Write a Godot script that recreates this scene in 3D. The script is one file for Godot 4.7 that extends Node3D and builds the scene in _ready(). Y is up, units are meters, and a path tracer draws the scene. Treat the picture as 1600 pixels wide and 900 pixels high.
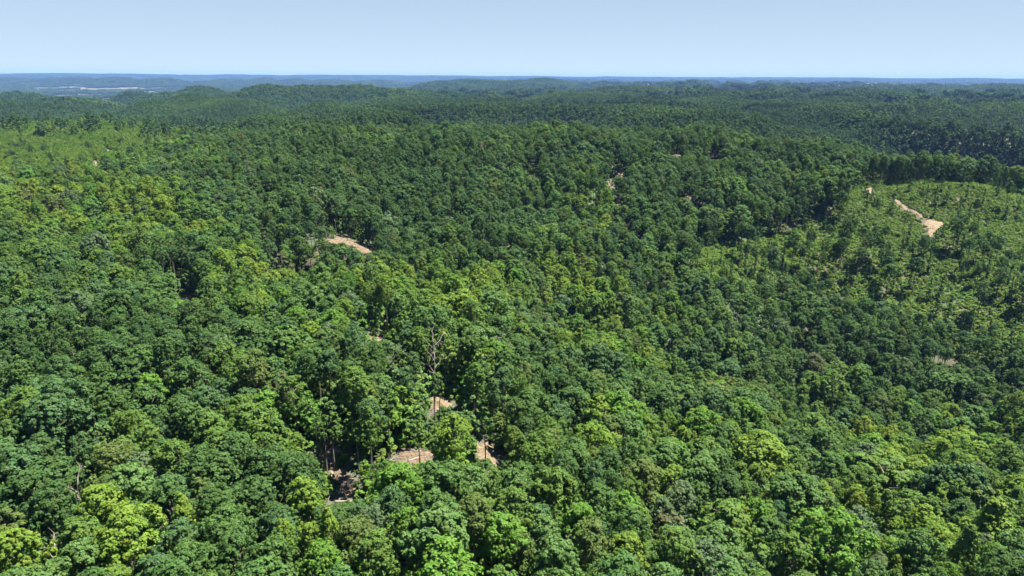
extends Node3D
# Wooded hills seen from the air on a clear summer noon. Units are metres, y is up, the camera looks along -z.

const CAM_Y := 130.0          # height of the camera; the heights of the wood's top are worked out from it
const FOCAL := 1067.0         # in pixels of the 1600 x 900 photograph
const PITCH := 17.2
const ROLL := 0.3
const CANOPY := 20.0          # usual height of the wood above the ground
const SUN_AZIMUTH := 72.0     # degrees to the right of the view
const SUN_HEIGHT := 65.0

const NT := 420               # columns of the terrain, round the compass
const NR := 380               # rings
const R0 := 16.0
const R1 := 27000.0

var rng := RandomNumberGenerator.new()
var angles := PackedFloat32Array()
var rings := PackedFloat32Array()
var ground := PackedFloat32Array()     # height of the ground on the rings
var seen_from_above := PackedByteArray()
var hill_noise := FastNoiseLite.new()
var broad_noise := FastNoiseLite.new()
var tint_noise := FastNoiseLite.new()
var patch_noise := FastNoiseLite.new()
var control := []                      # [bearing, ln distance, height of the wood's top]
var far_hills := []
var numbers := {}
var clear_points := []                 # [point, radius]: places whose bare ground shows between the trees
var taken := {}                        # grid of placed trees: cell -> [[x, z, radius], ...]
var leaf_materials := {}
var bark: StandardMaterial3D
var dead_bark: StandardMaterial3D
var leaf_any: StandardMaterial3D
var soil: StandardMaterial3D
var soil_red: StandardMaterial3D
var rock: StandardMaterial3D
var spread_flat := 0.34                # how far leaf sprays lie flat
var shapes := {}                       # kind -> array of {crown, trunk, whole, radius, height}


# ---------------------------------------------------------------- small helpers

func lin(c: Color) -> Color:
	return c.linear_to_srgb()

func numbered(called: String) -> String:
	if not numbers.has(called):
		numbers[called] = 0
		return called
	numbers[called] += 1
	return "%s_%03d" % [called, numbers[called]]

func put(o: Node3D, called: String, parent: Node = self) -> Node3D:
	o.name = numbered(called) if parent == self else called
	parent.add_child(o, true)
	return o

func tag(o: Node, label: String, category: String, group := "") -> void:
	o.set_meta("label", label)
	o.set_meta("category", category)
	if group != "":
		o.set_meta("group", group)

func structure(o: Node, label: String, category: String) -> void:
	tag(o, label, category)
	o.set_meta("kind", "structure")

func stuff(o: Node, label: String, category: String) -> void:
	tag(o, label, category)
	o.set_meta("kind", "stuff")

func mesh_node(m: Mesh, mat: Material) -> MeshInstance3D:
	var o := MeshInstance3D.new()
	o.mesh = m
	o.material_override = mat
	return o

func any_way() -> Vector3:
	var z := rng.randf_range(-1.0, 1.0)
	var a := rng.randf() * TAU
	var r := sqrt(1.0 - z * z)
	return Vector3(r * cos(a), z, r * sin(a))

func ray(px: float, py: float) -> Vector3:
	# direction of a pixel of the photograph, scaled so that it goes 1 m forwards
	var a := (px - 800.0) / FOCAL
	var b := (450.0 - py) / FOCAL
	var k := deg_to_rad(ROLL)
	var r := a * cos(k) - b * sin(k)
	var u := a * sin(k) + b * cos(k)
	var p := deg_to_rad(PITCH)
	var f := cos(p) + u * sin(p)
	var v := -sin(p) + u * cos(p)
	return Vector3(r / f, v / f, -1.0)

func pixel(at: Vector3) -> Vector2:
	var d := at - Vector3(0, CAM_Y, 0)
	var p := deg_to_rad(PITCH)
	var f := -d.z * cos(p) - d.y * sin(p)
	var u := (-d.z * sin(p) + d.y * cos(p)) / f
	var r := d.x / f
	var k := deg_to_rad(ROLL)
	return Vector2(800.0 + FOCAL * (r * cos(k) + u * sin(k)), 450.0 - FOCAL * (-r * sin(k) + u * cos(k)))


# ---------------------------------------------------------------- the lie of the land

func set_out_land() -> void:
	hill_noise.seed = 11
	hill_noise.noise_type = FastNoiseLite.TYPE_SIMPLEX
	hill_noise.frequency = 1.0 / 1050.0
	hill_noise.fractal_octaves = 3
	hill_noise.fractal_gain = 0.42
	broad_noise.seed = 5
	broad_noise.noise_type = FastNoiseLite.TYPE_SIMPLEX
	broad_noise.frequency = 1.0 / 130.0
	broad_noise.fractal_octaves = 2
	tint_noise.seed = 23
	tint_noise.noise_type = FastNoiseLite.TYPE_SIMPLEX
	tint_noise.frequency = 1.0 / 60.0
	tint_noise.fractal_octaves = 2
	patch_noise.seed = 31
	patch_noise.noise_type = FastNoiseLite.TYPE_SIMPLEX
	patch_noise.frequency = 1.0 / 9.0
	patch_noise.fractal_octaves = 3
	# what the photograph shows of the near hills: column, then [row, metres forward, metres from what shows up to the wood's usual top]
	var columns := {
		-250: [[880, 75, 0], [600, 138, 0], [450, 208, 0], [350, 310, 0], [290, 400, 4], [250, 520, 10], [215, 760, 14], [190, 1050, 12]],
		-50: [[880, 75, 0], [600, 138, 0], [450, 208, 0], [350, 310, 0], [290, 400, 4], [250, 520, 10], [215, 760, 14], [190, 1050, 12]],
		100: [[880, 75, 0], [600, 138, 0], [450, 208, 0], [350, 310, 0], [290, 400, 4], [250, 540, 12], [215, 760, 14], [192, 1000, 12]],
		300: [[880, 74, 0], [750, 97, 0], [600, 140, 0], [500, 182, 0], [420, 235, 0], [350, 300, 0], [280, 390, 0], [242, 430, 0], [226, 620, 10], [208, 860, 12]],
		500: [[880, 75, 0], [700, 108, 0], [600, 136, 0], [500, 176, 0], [440, 214, 0], [412, 236, 0], [400, 274, -14], [312, 332, 0], [250, 438, 0], [200, 528, 0]],
		700: [[880, 77, 0], [740, 99, 0], [620, 127, 0], [540, 158, 0], [470, 195, 0], [440, 214, 0], [420, 262, -14], [390, 318, 0], [350, 352, 0], [300, 400, 0], [250, 456, 0], [195, 548, 0]],
		900: [[880, 84, 0], [750, 112, 0], [600, 168, 0], [540, 196, 0], [500, 220, 0], [470, 262, -12], [430, 305, 0], [350, 362, 0], [250, 464, 0], [197, 552, 0]],
		1100: [[880, 92, 0], [750, 130, 0], [650, 178, 0], [600, 203, 0], [565, 245, -10], [520, 280, 0], [450, 320, 0], [350, 372, 0], [250, 480, 0], [197, 565, 0]],
		1300: [[880, 103, 0], [750, 146, 0], [690, 177, 0], [655, 222, -8], [620, 250, 0], [550, 292, 0], [450, 345, 0], [350, 400, 6], [260, 484, 4], [202, 565, 0]],
		1500: [[880, 105, 0], [750, 149, 0], [700, 179, 0], [670, 225, -8], [620, 264, 0], [560, 296, 0], [500, 322, 4], [420, 365, 8], [350, 418, 16], [270, 490, 16], [216, 540, 0]],
		1700: [[880, 105, 0], [750, 145, 0], [620, 210, 0], [500, 285, 4], [400, 370, 8], [300, 470, 16], [232, 560, 0]],
		1900: [[880, 105, 0], [750, 145, 0], [620, 210, 0], [500, 285, 0], [400, 370, 0], [300, 470, 8], [232, 560, 0]],
	}
	for px in columns:
		for c in columns[px]:
			var d := ray(px, c[0]) * float(c[1])
			control.append([atan2(d.x, -d.z), log(Vector2(d.x, d.z).length()), d.y + c[2]])
	# far hills that stand out: column and row of the top, distance, half width and half depth in metres
	far_hills = [
		[420, 131, 2600, 190, 420], [560, 131.5, 2700, 260, 380], [490, 133, 2650, 420, 420], [620, 138, 2500, 240, 420],
		[300, 146, 1900, 120, 330], [245, 155, 1750, 110, 260], [360, 152, 1800, 150, 330],
		[208, 141.5, 3300, 130, 300], [312, 133, 3100, 150, 380], [262, 143, 3000, 140, 300],
		[25, 143, 2700, 190, 420], [-80, 141, 2700, 300, 420], [110, 153, 2050, 170, 300], [30, 158, 1750, 200, 260],
		[515, 159, 1420, 130, 200], [430, 172, 1250, 130, 170], [590, 164, 1380, 130, 170], [640, 150, 1900, 240, 260],
		[740, 122.5, 5800, 420, 700], [850, 121.5, 6100, 380, 700], [800, 125, 5700, 700, 800], [690, 126, 5400, 250, 600], [1085, 124, 5600, 170, 500],
		[990, 133, 2900, 330, 380], [1120, 148, 1850, 210, 240], [1240, 152, 1700, 220, 260], [900, 141, 2200, 260, 300],
		[1450, 152.5, 1520, 150, 220], [1560, 158, 1500, 190, 240], [1320, 148, 1900, 200, 260], [1640, 156, 1560, 240, 240],
		[1461, 127, 5200, 60, 240], [1400, 131, 4200, 500, 500], [1560, 130, 4600, 500, 500],
		[15, 120.5, 9800, 620, 900], [110, 119.5, 9600, 520, 900], [185, 120, 9600, 420, 800], [255, 121.5, 9300, 380, 800], [310, 127, 9000, 380, 700], [-120, 120, 9800, 900, 900],
		[360, 122.5, 9800, 420, 800], [412, 121, 10200, 260, 700], [460, 122, 10000, 300, 700], [520, 123, 10000, 420, 800], [590, 124, 9800, 420, 800],
	]
	for h in far_hills:
		var d := ray(h[0], h[1]) * float(h[2])
		h.append(d)

func top_near(bearing: float, ln_d: float) -> float:
	var total := 0.0
	var sum := 0.0
	for c in control:
		var a: float = (bearing - c[0]) * 2.2
		var b: float = ln_d - c[1]
		var w: float = a * a + b * b + 0.006
		w = 1.0 / (w * w)
		total += w
		sum += w * c[2]
	return sum / total

func top_far(x: float, z: float) -> float:
	var d := sqrt(x * x + z * z)
	var n := hill_noise.get_noise_2d(x, z)
	var ridge := 1.0 - clampf(absf(n) * 2.3, 0.0, 1.0)
	var h := -128.0 + 88.0 * pow(ridge, 1.25) + 30.0 * hill_noise.get_noise_2d(x * 0.4 + 900.0, z * 0.4)
	h += 5.0 * hill_noise.get_noise_2d(x * 4.0, z * 4.0 + 300.0)
	var u := x / maxf(-z, 1.0)
	var lid := lerpf(-50.0, -18.0, smoothstep(1200.0, 5000.0, d)) - 4.0 * n
	if z < 0.0:
		lid = lerpf(lid, -0.050 * d + 10.0 * n, smoothstep(-0.12, -0.34, u) * smoothstep(1150.0, 1400.0, d) * (1.0 - smoothstep(3400.0, 4200.0, d)))
	h = lid - 3.0 * log(1.0 + exp((lid - h) / 3.0)) if lid - h < 200.0 else h
	# the wide farmed valley on one side
	var valley := smoothstep(-0.30, -0.42, u) * smoothstep(2300.0, 3600.0, d) * (1.0 if z < 0.0 else 0.0)
	h = lerpf(h, -158.0 + 3.0 * n, valley)
	if u > -0.45 and u < -0.05:
		h = lerpf(h, -130.0 + 30.0 * n, smoothstep(3400.0, 5200.0, d) * smoothstep(-0.05, -0.2, u) * (1.0 if z < 0.0 else 0.0))
	for f in far_hills:
		var at: Vector3 = f[5]
		var away := Vector2(at.x, at.z).normalized()
		var q := Vector2(x - at.x, z - at.z)
		if absf(q.x) + absf(q.y) > 4.5 * maxf(f[3], f[4]):
			continue
		var along := q.dot(away) / float(f[4])
		var across := q.dot(Vector2(-away.y, away.x)) / float(f[3])
		var e := exp(-0.8 * (along * along + across * across))
		if e > 0.02:
			h = maxf(h, lerpf(minf(h, -120.0), at.y + 3.0 * n, e) - 9.0 * absf(hill_noise.get_noise_2d(x * 3.4 + 70.0, z * 3.4)))
	# the last ridges before the sky
	var bearing := atan2(x, -z)
	var far := exp(-pow((d - 17500.0) / 2200.0, 2.0))
	var crest := minf(-7.0 + 16.0 * hill_noise.get_noise_1d(bearing * 9000.0) + 5.0 * hill_noise.get_noise_1d(bearing * 40000.0), 0.5) + CANOPY
	h = lerpf(h, maxf(h, crest), far)
	return h

func set_rings() -> void:
	angles.resize(NT)
	for i in NT:
		var s := float(i) / float(NT - 1) * 2.0 - 1.0
		# most columns within 50 degrees of the view
		var a := absf(s)
		var deg := a / 0.86 * 50.0 if a < 0.86 else 50.0 + (a - 0.86) / 0.14 * 130.0
		angles[i] = deg_to_rad(deg) * signf(s)
	rings.resize(NR)
	for j in NR:
		rings[j] = R0 * pow(R1 / R0, float(j) / float(NR - 1))
	ground.resize(NT * NR)
	seen_from_above.resize(NT * NR)
	for i in NT:
		var steepest := -10.0
		for j in NR:
			var d := rings[j]
			var x := d * sin(angles[i])
			var z := -d * cos(angles[i])
			var h := 0.0
			var blend := smoothstep(560.0, 900.0, d)
			if absf(angles[i]) < 1.2 and angles[i] < -0.28:
				blend = smoothstep(1000.0, 1350.0, d)
			if blend < 1.0:
				h = top_near(clampf(angles[i], -1.1, 1.1), log(d)) + 3.2 * broad_noise.get_noise_2d(x, z) + 1.6 * broad_noise.get_noise_2d(x * 4.0, z * 4.0)
			if blend > 0.0:
				h = lerpf(h, top_far(x, z), blend)
			ground[i * NR + j] = h - CANOPY + CAM_Y
			var slope := (h + 8.0) / d
			seen_from_above[i * NR + j] = 1 if slope >= steepest - 0.008 else 0
			steepest = maxf(steepest, (h - 14.0) / d)

func column_of(bearing: float) -> float:
	var a := absf(rad_to_deg(bearing))
	var s := a / 50.0 * 0.86 if a < 50.0 else 0.86 + (a - 50.0) / 130.0 * 0.14
	return (s * signf(bearing) + 1.0) * 0.5 * float(NT - 1)

func ground_at(x: float, z: float) -> float:
	var d := maxf(sqrt(x * x + z * z), R0)
	var fi := clampf(column_of(atan2(x, -z)), 0.0, NT - 1.001)
	var fj := clampf(log(d / R0) / log(R1 / R0) * float(NR - 1), 0.0, NR - 1.001)
	var i := int(fi)
	var j := int(fj)
	var a := fi - i
	var b := fj - j
	var k := i * NR + j
	return lerpf(lerpf(ground[k], ground[k + 1], b), lerpf(ground[k + NR], ground[k + NR + 1], b), a)

func shows(x: float, z: float) -> bool:
	var d := maxf(sqrt(x * x + z * z), R0)
	var i := int(clampf(column_of(atan2(x, -z)), 0.0, NT - 1.001))
	var j := int(clampf(log(d / R0) / log(R1 / R0) * float(NR - 1), 0.0, NR - 1.001))
	var k := i * NR + j
	return seen_from_above[k] + seen_from_above[k + 1] + seen_from_above[k + NR] + seen_from_above[k + NR + 1] > 0

func meet(px: float, py: float, above: float) -> Vector3:
	# where the line of sight through a pixel comes down to that height above the ground
	var r := ray(px, py)
	var before := 20.0
	var t := 20.0
	while t < 20000.0:
		var p := Vector3(0, CAM_Y, 0) + r * t
		if p.y <= ground_at(p.x, p.z) + above:
			for n in 14:
				var mid := (before + t) / 2.0
				p = Vector3(0, CAM_Y, 0) + r * mid
				if p.y <= ground_at(p.x, p.z) + above:
					t = mid
				else:
					before = mid
			break
		before = t
		t *= 1.01
	var q := Vector3(0, CAM_Y, 0) + r * t
	return Vector3(q.x, ground_at(q.x, q.z), q.z)


# ---------------------------------------------------------------- materials

func noise_texture(freq: float, stops: Array, seed_: int, kind := FastNoiseLite.TYPE_SIMPLEX, octaves := 4) -> NoiseTexture2D:
	var n := FastNoiseLite.new()
	n.seed = seed_
	n.noise_type = kind
	n.frequency = freq
	n.fractal_octaves = octaves
	var t := NoiseTexture2D.new()
	t.width = 512
	t.height = 512
	t.seamless = true
	t.noise = n
	var g := Gradient.new()
	var offsets := PackedFloat32Array()
	var colors := PackedColorArray()
	for s in stops:
		offsets.append(s[0])
		colors.append(lin(s[1]))
	g.offsets = offsets
	g.colors = colors
	t.color_ramp = g
	return t

func leaf_material(c: Color) -> StandardMaterial3D:
	var m := StandardMaterial3D.new()
	m.albedo_color = lin(c)
	m.vertex_color_use_as_albedo = true
	m.roughness = 0.58
	m.metallic_specular = 0.22
	m.backlight_enabled = true
	m.backlight = lin(Color(0.74, 0.86, 0.48))
	m.cull_mode = BaseMaterial3D.CULL_DISABLED
	return m

const TINTS := {
	"dark green": Color(0.051, 0.105, 0.031),
	"deep green": Color(0.058, 0.117, 0.033),
	"mid green": Color(0.068, 0.136, 0.036),
	"cool green": Color(0.061, 0.125, 0.046),
	"grey green": Color(0.088, 0.142, 0.067),
	"light green": Color(0.090, 0.171, 0.050),
	"bright green": Color(0.092, 0.192, 0.031),
	"yellow green": Color(0.125, 0.204, 0.031),
	"leaf green": Color(0.086, 0.157, 0.033),
	"olive green": Color(0.092, 0.138, 0.039),
	"bramble green": Color(0.140, 0.234, 0.043),
	"brownish green": Color(0.111, 0.121, 0.056),
}

func set_materials() -> void:
	for t in TINTS:
		leaf_materials[t] = leaf_material(TINTS[t])
	leaf_any = leaf_material(Color(1, 1, 1))
	bark = StandardMaterial3D.new()
	bark.albedo_texture = noise_texture(0.02, [[0.0, Color(0.06, 0.05, 0.04)], [0.6, Color(0.12, 0.105, 0.085)], [1.0, Color(0.20, 0.18, 0.155)]], 3)
	bark.uv1_triplanar = true
	bark.uv1_scale = Vector3(0.5, 0.12, 0.5)
	bark.roughness = 0.95
	dead_bark = StandardMaterial3D.new()
	dead_bark.albedo_texture = noise_texture(0.02, [[0.0, Color(0.13, 0.11, 0.095)], [1.0, Color(0.27, 0.24, 0.21)]], 4)
	dead_bark.uv1_triplanar = true
	dead_bark.uv1_scale = Vector3(0.5, 0.12, 0.5)
	dead_bark.roughness = 0.95
	soil = soil_material([[0.0, Color(0.050, 0.036, 0.021)], [0.4, Color(0.099, 0.073, 0.042)], [0.7, Color(0.135, 0.103, 0.061)], [1.0, Color(0.176, 0.141, 0.090)]], 7)
	soil_red = soil_material([[0.0, Color(0.036, 0.027, 0.016)], [0.4, Color(0.079, 0.056, 0.034)], [0.75, Color(0.115, 0.084, 0.051)], [1.0, Color(0.153, 0.118, 0.077)]], 8)
	rock = soil_material([[0.0, Color(0.041, 0.035, 0.024)], [0.4, Color(0.077, 0.064, 0.043)], [0.75, Color(0.108, 0.089, 0.061)], [1.0, Color(0.140, 0.120, 0.086)]], 9)

func soil_material(stops: Array, seed_: int) -> StandardMaterial3D:
	var m := StandardMaterial3D.new()
	m.albedo_texture = noise_texture(0.012, stops, seed_, FastNoiseLite.TYPE_SIMPLEX, 6)
	m.uv1_triplanar = true
	m.uv1_world_triplanar = true
	m.uv1_scale = Vector3.ONE * 0.09
	m.roughness = 0.95
	return m


# ---------------------------------------------------------------- tree shapes

class Pile:
	var v := PackedVector3Array()
	var n := PackedVector3Array()
	var c := PackedColorArray()
	func leaf(at: Vector3, face: Vector3, turn: float, w: float, l: float, tone: Color) -> void:
		var side := face.cross(Vector3(0.31, 0.9, 0.17)).normalized()
		var up := face.cross(side)
		var a := side * cos(turn) + up * sin(turn)
		var b := face.cross(a)
		var p0 := at - a * w - b * l * 0.35
		var p1 := at + a * w * 0.75 - b * l + face * w * 0.25
		var p2 := at + a * w * 0.9 + b * l * 0.55
		var p3 := at - a * w * 0.5 + b * l - face * w * 0.25
		for p in [p0, p1, p2, p0, p2, p3]:
			v.append(p)
			c.append(tone)
	func tube(from: Vector3, to: Vector3, r0: float, r1: float, sides := 6) -> void:
		var ax := (to - from).normalized()
		var e := ax.cross(Vector3(0.4, 0.1, 0.9)).normalized()
		var f := ax.cross(e)
		for k in sides:
			var a0 := TAU * k / sides
			var a1 := TAU * (k + 1) / sides
			var d0 := e * cos(a0) + f * sin(a0)
			var d1 := e * cos(a1) + f * sin(a1)
			for p in [from + d0 * r0, to + d0 * r1, to + d1 * r1, from + d0 * r0, to + d1 * r1, from + d1 * r0]:
				v.append(p)
				c.append(Color.WHITE)
	func bent(points: Array, radii: Array, sides := 6) -> void:
		for k in points.size() - 1:
			tube(points[k], points[k + 1], radii[k], radii[k + 1], sides)
	func commit(into: ArrayMesh = null) -> ArrayMesh:
		var m := into if into else ArrayMesh.new()
		var arrays := []
		arrays.resize(Mesh.ARRAY_MAX)
		arrays[Mesh.ARRAY_VERTEX] = v
		arrays[Mesh.ARRAY_COLOR] = c
		m.add_surface_from_arrays(Mesh.PRIMITIVE_TRIANGLES, arrays)
		return m

func tone(spread: float) -> Color:
	var k := rng.randf_range(1.0 - spread, 1.0 + spread)
	var warm := rng.randf_range(-0.10, 0.14)
	return Color(k * (1.0 + warm), k, k * (1.0 - 0.5 * warm))

func profile(kind: String, t: float) -> float:
	match kind:
		"cone":
			return pow(maxf(1.0 - t, 0.0), 0.62) * smoothstep(-0.12, 0.30, t) * 1.08
		"oval":
			return sqrt(maxf(1.0 - pow((t - 0.46) / 0.56, 2.0), 0.0))
		"wide":
			return sqrt(maxf(1.0 - pow((t - 0.30) / 0.72, 2.0), 0.0))
		_:
			return sqrt(maxf(1.0 - pow((t - 0.38) / 0.63, 2.0), 0.0))

func crown(kind: String, radius: float, low: float, high: float, lobes: int, lobe: Vector2, leaves: int, size: Vector2, gaps: float, boughs: Array) -> Pile:
	# lobes of foliage spread over the outside of the crown, each a shell of small leaf sprays
	var p := Pile.new()
	var shift := any_way() * radius * 0.18
	var made := []
	for k in lobes:
		if rng.randf() < gaps:
			continue
		var t := pow((k + rng.randf()) / lobes, 0.85)
		var a := k * 2.399963 + rng.randf_range(-0.5, 0.5)
		var lr := radius * lerpf(lobe.x * 0.72, lobe.y * 1.08, pow(rng.randf(), 1.3))
		var swell := 1.0 + 0.17 * sin(2.0 * a + shift.x * 5.0) + 0.12 * sin(3.0 * a + shift.z * 7.0)
		var r := maxf(profile(kind, t) * radius * swell * rng.randf_range(0.66, 1.14) - lr * 0.75, 0.0)
		var at := Vector3(cos(a) * r, lerpf(low, high, t) - lr * 0.45 + rng.randf_range(-0.7, 0.5), sin(a) * r) + Vector3(shift.x, 0, shift.z) * t
		made.append([at, lr])
		if k % 3 == 0:
			boughs.append(at)
	var weight := 0.0
	for m in made:
		weight += m[1] * m[1]
	var middle := Vector3(0, lerpf(low, high, 0.38), 0)
	for m in made:
		var at: Vector3 = m[0]
		var lr: float = m[1]
		var out := (at - middle) / radius
		out = (out * 0.75 + Vector3(0, 0.25, 0))
		var shade := tone(0.14)
		var count := int(leaves * lr * lr / weight)
		# each lobe is made of smaller tufts
		var tufts := maxi(int(count / 16.0), 3)
		for s in tufts:
			var way := (any_way() + out).normalized()
			var mid := at + Vector3(way.x, way.y * 0.95, way.z) * lr * rng.randf_range(0.72, 1.05)
			var tr := lr * rng.randf_range(0.22, 0.40)
			var mine := shade * tone(0.12)
			for l in 16:
				var w := (any_way() + way * 0.55 + Vector3(0, 0.25, 0)).normalized()
				var face := (w * 0.55 + way * 0.5 + any_way() * 0.5 + Vector3(0, spread_flat, 0)).normalized()
				p.leaf(mid + w * tr * rng.randf_range(0.6, 1.1), face, rng.randf() * TAU, rng.randf_range(size.x, size.y), rng.randf_range(size.x, size.y) * 1.2, mine * tone(0.13))
	return p

func trunk(height: float, thick: float, boughs: Array, lean := 0.5, foot := 0.8) -> Pile:
	var p := Pile.new()
	var points := [Vector3(0, -foot, 0)]
	var radii := [thick * 1.25]
	var off := Vector3.ZERO
	for k in range(1, 6):
		off += Vector3(rng.randf_range(-lean, lean), 0, rng.randf_range(-lean, lean)) * 0.5
		points.append(Vector3(off.x, height * k / 5.0, off.z))
		radii.append(thick * (1.0 - 0.155 * k))
	p.bent(points, radii, 7)
	for b in boughs:
		var y := clampf(b.y - Vector2(b.x, b.z).length() * rng.randf_range(0.5, 1.0), height * 0.38, height * 0.95)
		var from := Vector3.ZERO
		for k in 5:
			if y <= points[k + 1].y:
				from = points[k].lerp(points[k + 1], (y - points[k].y) / (points[k + 1].y - points[k].y))
				break
		var mid := from.lerp(b, 0.55) + Vector3(0, 0.3, 0) + any_way() * 0.3
		p.bent([from, mid, b], [thick * 0.34, thick * 0.22, thick * 0.07], 4)
	return p

func add_shape(kind: String, profile_: String, radius: float, low: float, high: float, lobes: int, lobe: Vector2, leaves: int, size: Vector2, gaps := 0.0, thick := 0.24) -> void:
	var boughs := []
	var c := crown(profile_, radius, low, high, lobes, lobe, leaves, size, gaps, boughs)
	var t := trunk(lerpf(low, high, 0.72), thick, boughs, 0.5, 10.0 if high > 15.0 else 0.8)
	var whole := c.commit()
	t.commit(whole)
	whole.surface_set_material(0, leaf_any)
	whole.surface_set_material(1, bark)
	if not shapes.has(kind):
		shapes[kind] = []
	shapes[kind].append({"crown": c.commit(), "trunk": t.commit(), "whole": whole, "radius": radius, "height": high})

func set_shapes() -> void:
	for k in 5:
		add_shape("round", "round", 4.8, 11.2, 20.5, 52, Vector2(0.20, 0.36), 9000, Vector2(0.11, 0.21))
	for k in 4:
		add_shape("oval", "oval", 4.3, 10.2, 21.5, 54, Vector2(0.20, 0.35), 8600, Vector2(0.10, 0.19))
	for k in 4:
		add_shape("cone", "cone", 4.7, 10.0, 22.0, 58, Vector2(0.17, 0.29), 8600, Vector2(0.10, 0.19))
	for k in 5:
		add_shape("wide", "wide", 5.4, 11.5, 20.0, 56, Vector2(0.17, 0.31), 9000, Vector2(0.13, 0.25))
	for k in 3:
		add_shape("open", "oval", 3.8, 9.5, 21.5, 46, Vector2(0.15, 0.26), 3600, Vector2(0.12, 0.22), 0.25, 0.2)
	spread_flat = 1.1
	for k in 3:
		add_shape("young", "oval", 2.3, 0.4, 6.4, 22, Vector2(0.26, 0.42), 1100, Vector2(0.14, 0.26), 0.0, 0.07)
	for k in 3:
		add_shape("bush", "wide", 1.7, -0.2, 1.7, 16, Vector2(0.28, 0.46), 420, Vector2(0.14, 0.26), 0.0, 0.04)
	spread_flat = 0.34
	for k in 3:
		add_shape("vine", "oval", 1.0, 0.2, 11.5, 44, Vector2(0.42, 0.80), 950, Vector2(0.12, 0.22), 0.10, 0.16)
	# further off: the same crowns in fewer, larger sprays
	for k in 4:
		add_shape("far round", ["round", "wide", "oval", "round"][k], 5.0, 10.0, 20.5, 22, Vector2(0.28, 0.42), 720, Vector2(0.38, 0.62))
	for k in 3:
		var p := Pile.new()
		for q in 8:
			var at := Vector3(rng.randf_range(-13, 13), rng.randf_range(-3, 2), rng.randf_range(-13, 13))
			var boughs := []
			var one := crown(["round", "wide", "oval"][q % 3], 5.8, 10.0, 20.5, 12, Vector2(0.32, 0.46), 150, Vector2(0.9, 1.5), 0.0, boughs)
			var mine := tone(0.22)
			for i in one.v.size():
				p.v.append(one.v[i] + at)
				p.c.append(one.c[i] * mine)
		var whole := p.commit()
		whole.surface_set_material(0, leaf_any)
		if not shapes.has("far clump"):
			shapes["far clump"] = []
		shapes["far clump"].append({"whole": whole, "radius": 14.0, "height": 21.0})


# ---------------------------------------------------------------- placing trees

func cell(x: float, z: float) -> Vector2i:
	return Vector2i(floori(x / 12.0), floori(z / 12.0))

func crowded(x: float, z: float, r: float, share := 0.60) -> bool:
	var c := cell(x, z)
	for i in range(-1, 2):
		for j in range(-1, 2):
			for t in taken.get(c + Vector2i(i, j), []):
				var m: float = (r + t[2]) * share
				if (x - t[0]) * (x - t[0]) + (z - t[1]) * (z - t[1]) < m * m:
					return true
	return false

func take(x: float, z: float, r: float) -> void:
	var c := cell(x, z)
	if not taken.has(c):
		taken[c] = []
	taken[c].append([x, z, r])

func room_above(x: float, z: float, r: float, g: float) -> float:
	# how tall a tree may be here without hiding a patch of bare ground that the photograph shows
	var most := 99.0
	for c in clear_points:
		var t: Vector3 = c[0]
		var reach := Vector2(t.x, t.z)
		var far := reach.length()
		var along := (x * t.x + z * t.z) / far
		if along > far + r * 0.8 + c[1] or along < far * 0.3:
			continue
		var across := absf(x * t.z - z * t.x) / far
		if across > r * 0.85 + c[1]:
			continue
		if along > far - c[1]:
			return 0.0
		var sight := CAM_Y + (t.y - CAM_Y) * minf((along + r * 0.3) / far, 1.0)
		most = minf(most, sight - g)
	return most


# region of the photograph that a spot of the wood falls in, for its mix of trees
func inside(p: Vector2, poly: PackedVector2Array) -> bool:
	return Geometry2D.is_point_in_polygon(p, poly)

var clearing := PackedVector2Array([Vector2(1345, 268), Vector2(1400, 258), Vector2(1480, 250), Vector2(1560, 262), Vector2(1700, 285), Vector2(1700, 345), Vector2(1560, 350), Vector2(1500, 372), Vector2(1430, 395), Vector2(1370, 400), Vector2(1330, 340)])
var thinned := PackedVector2Array([Vector2(1330, 300), Vector2(1345, 268), Vector2(1700, 280), Vector2(1700, 600), Vector2(1500, 560), Vector2(1400, 520), Vector2(1240, 500), Vector2(1090, 450), Vector2(1080, 385), Vector2(1200, 370), Vector2(1290, 335)])
var regrowth := PackedVector2Array([Vector2(-300, 196), Vector2(60, 190), Vector2(210, 192), Vector2(290, 203), Vector2(420, 208), Vector2(440, 222), Vector2(330, 236), Vector2(250, 252), Vector2(180, 272), Vector2(90, 298), Vector2(-300, 312)])

var knoll := PackedVector2Array([Vector2(470, 660), Vector2(560, 650), Vector2(640, 600), Vector2(720, 596), Vector2(800, 680), Vector2(790, 752), Vector2(700, 742), Vector2(600, 770), Vector2(580, 840), Vector2(530, 810), Vector2(490, 730)])

# slope sun and shade painted into leaf tints, along with lighter and darker stands: middle, reach, and the step towards lighter or darker tints
const STANDS_AND_SHADE := [
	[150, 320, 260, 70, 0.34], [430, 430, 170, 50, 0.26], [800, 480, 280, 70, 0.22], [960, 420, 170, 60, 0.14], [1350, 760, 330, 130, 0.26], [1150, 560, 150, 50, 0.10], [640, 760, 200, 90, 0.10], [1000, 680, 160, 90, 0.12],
	[540, 290, 260, 90, -0.26], [160, 550, 230, 110, -0.26], [450, 760, 110, 60, -0.22], [1200, 410, 150, 80, -0.22], [1420, 560, 280, 70, -0.24], [1050, 225, 300, 40, -0.20], [660, 330, 160, 60, -0.10], [60, 720, 110, 70, -0.12], [870, 610, 90, 50, -0.06],
]

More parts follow.
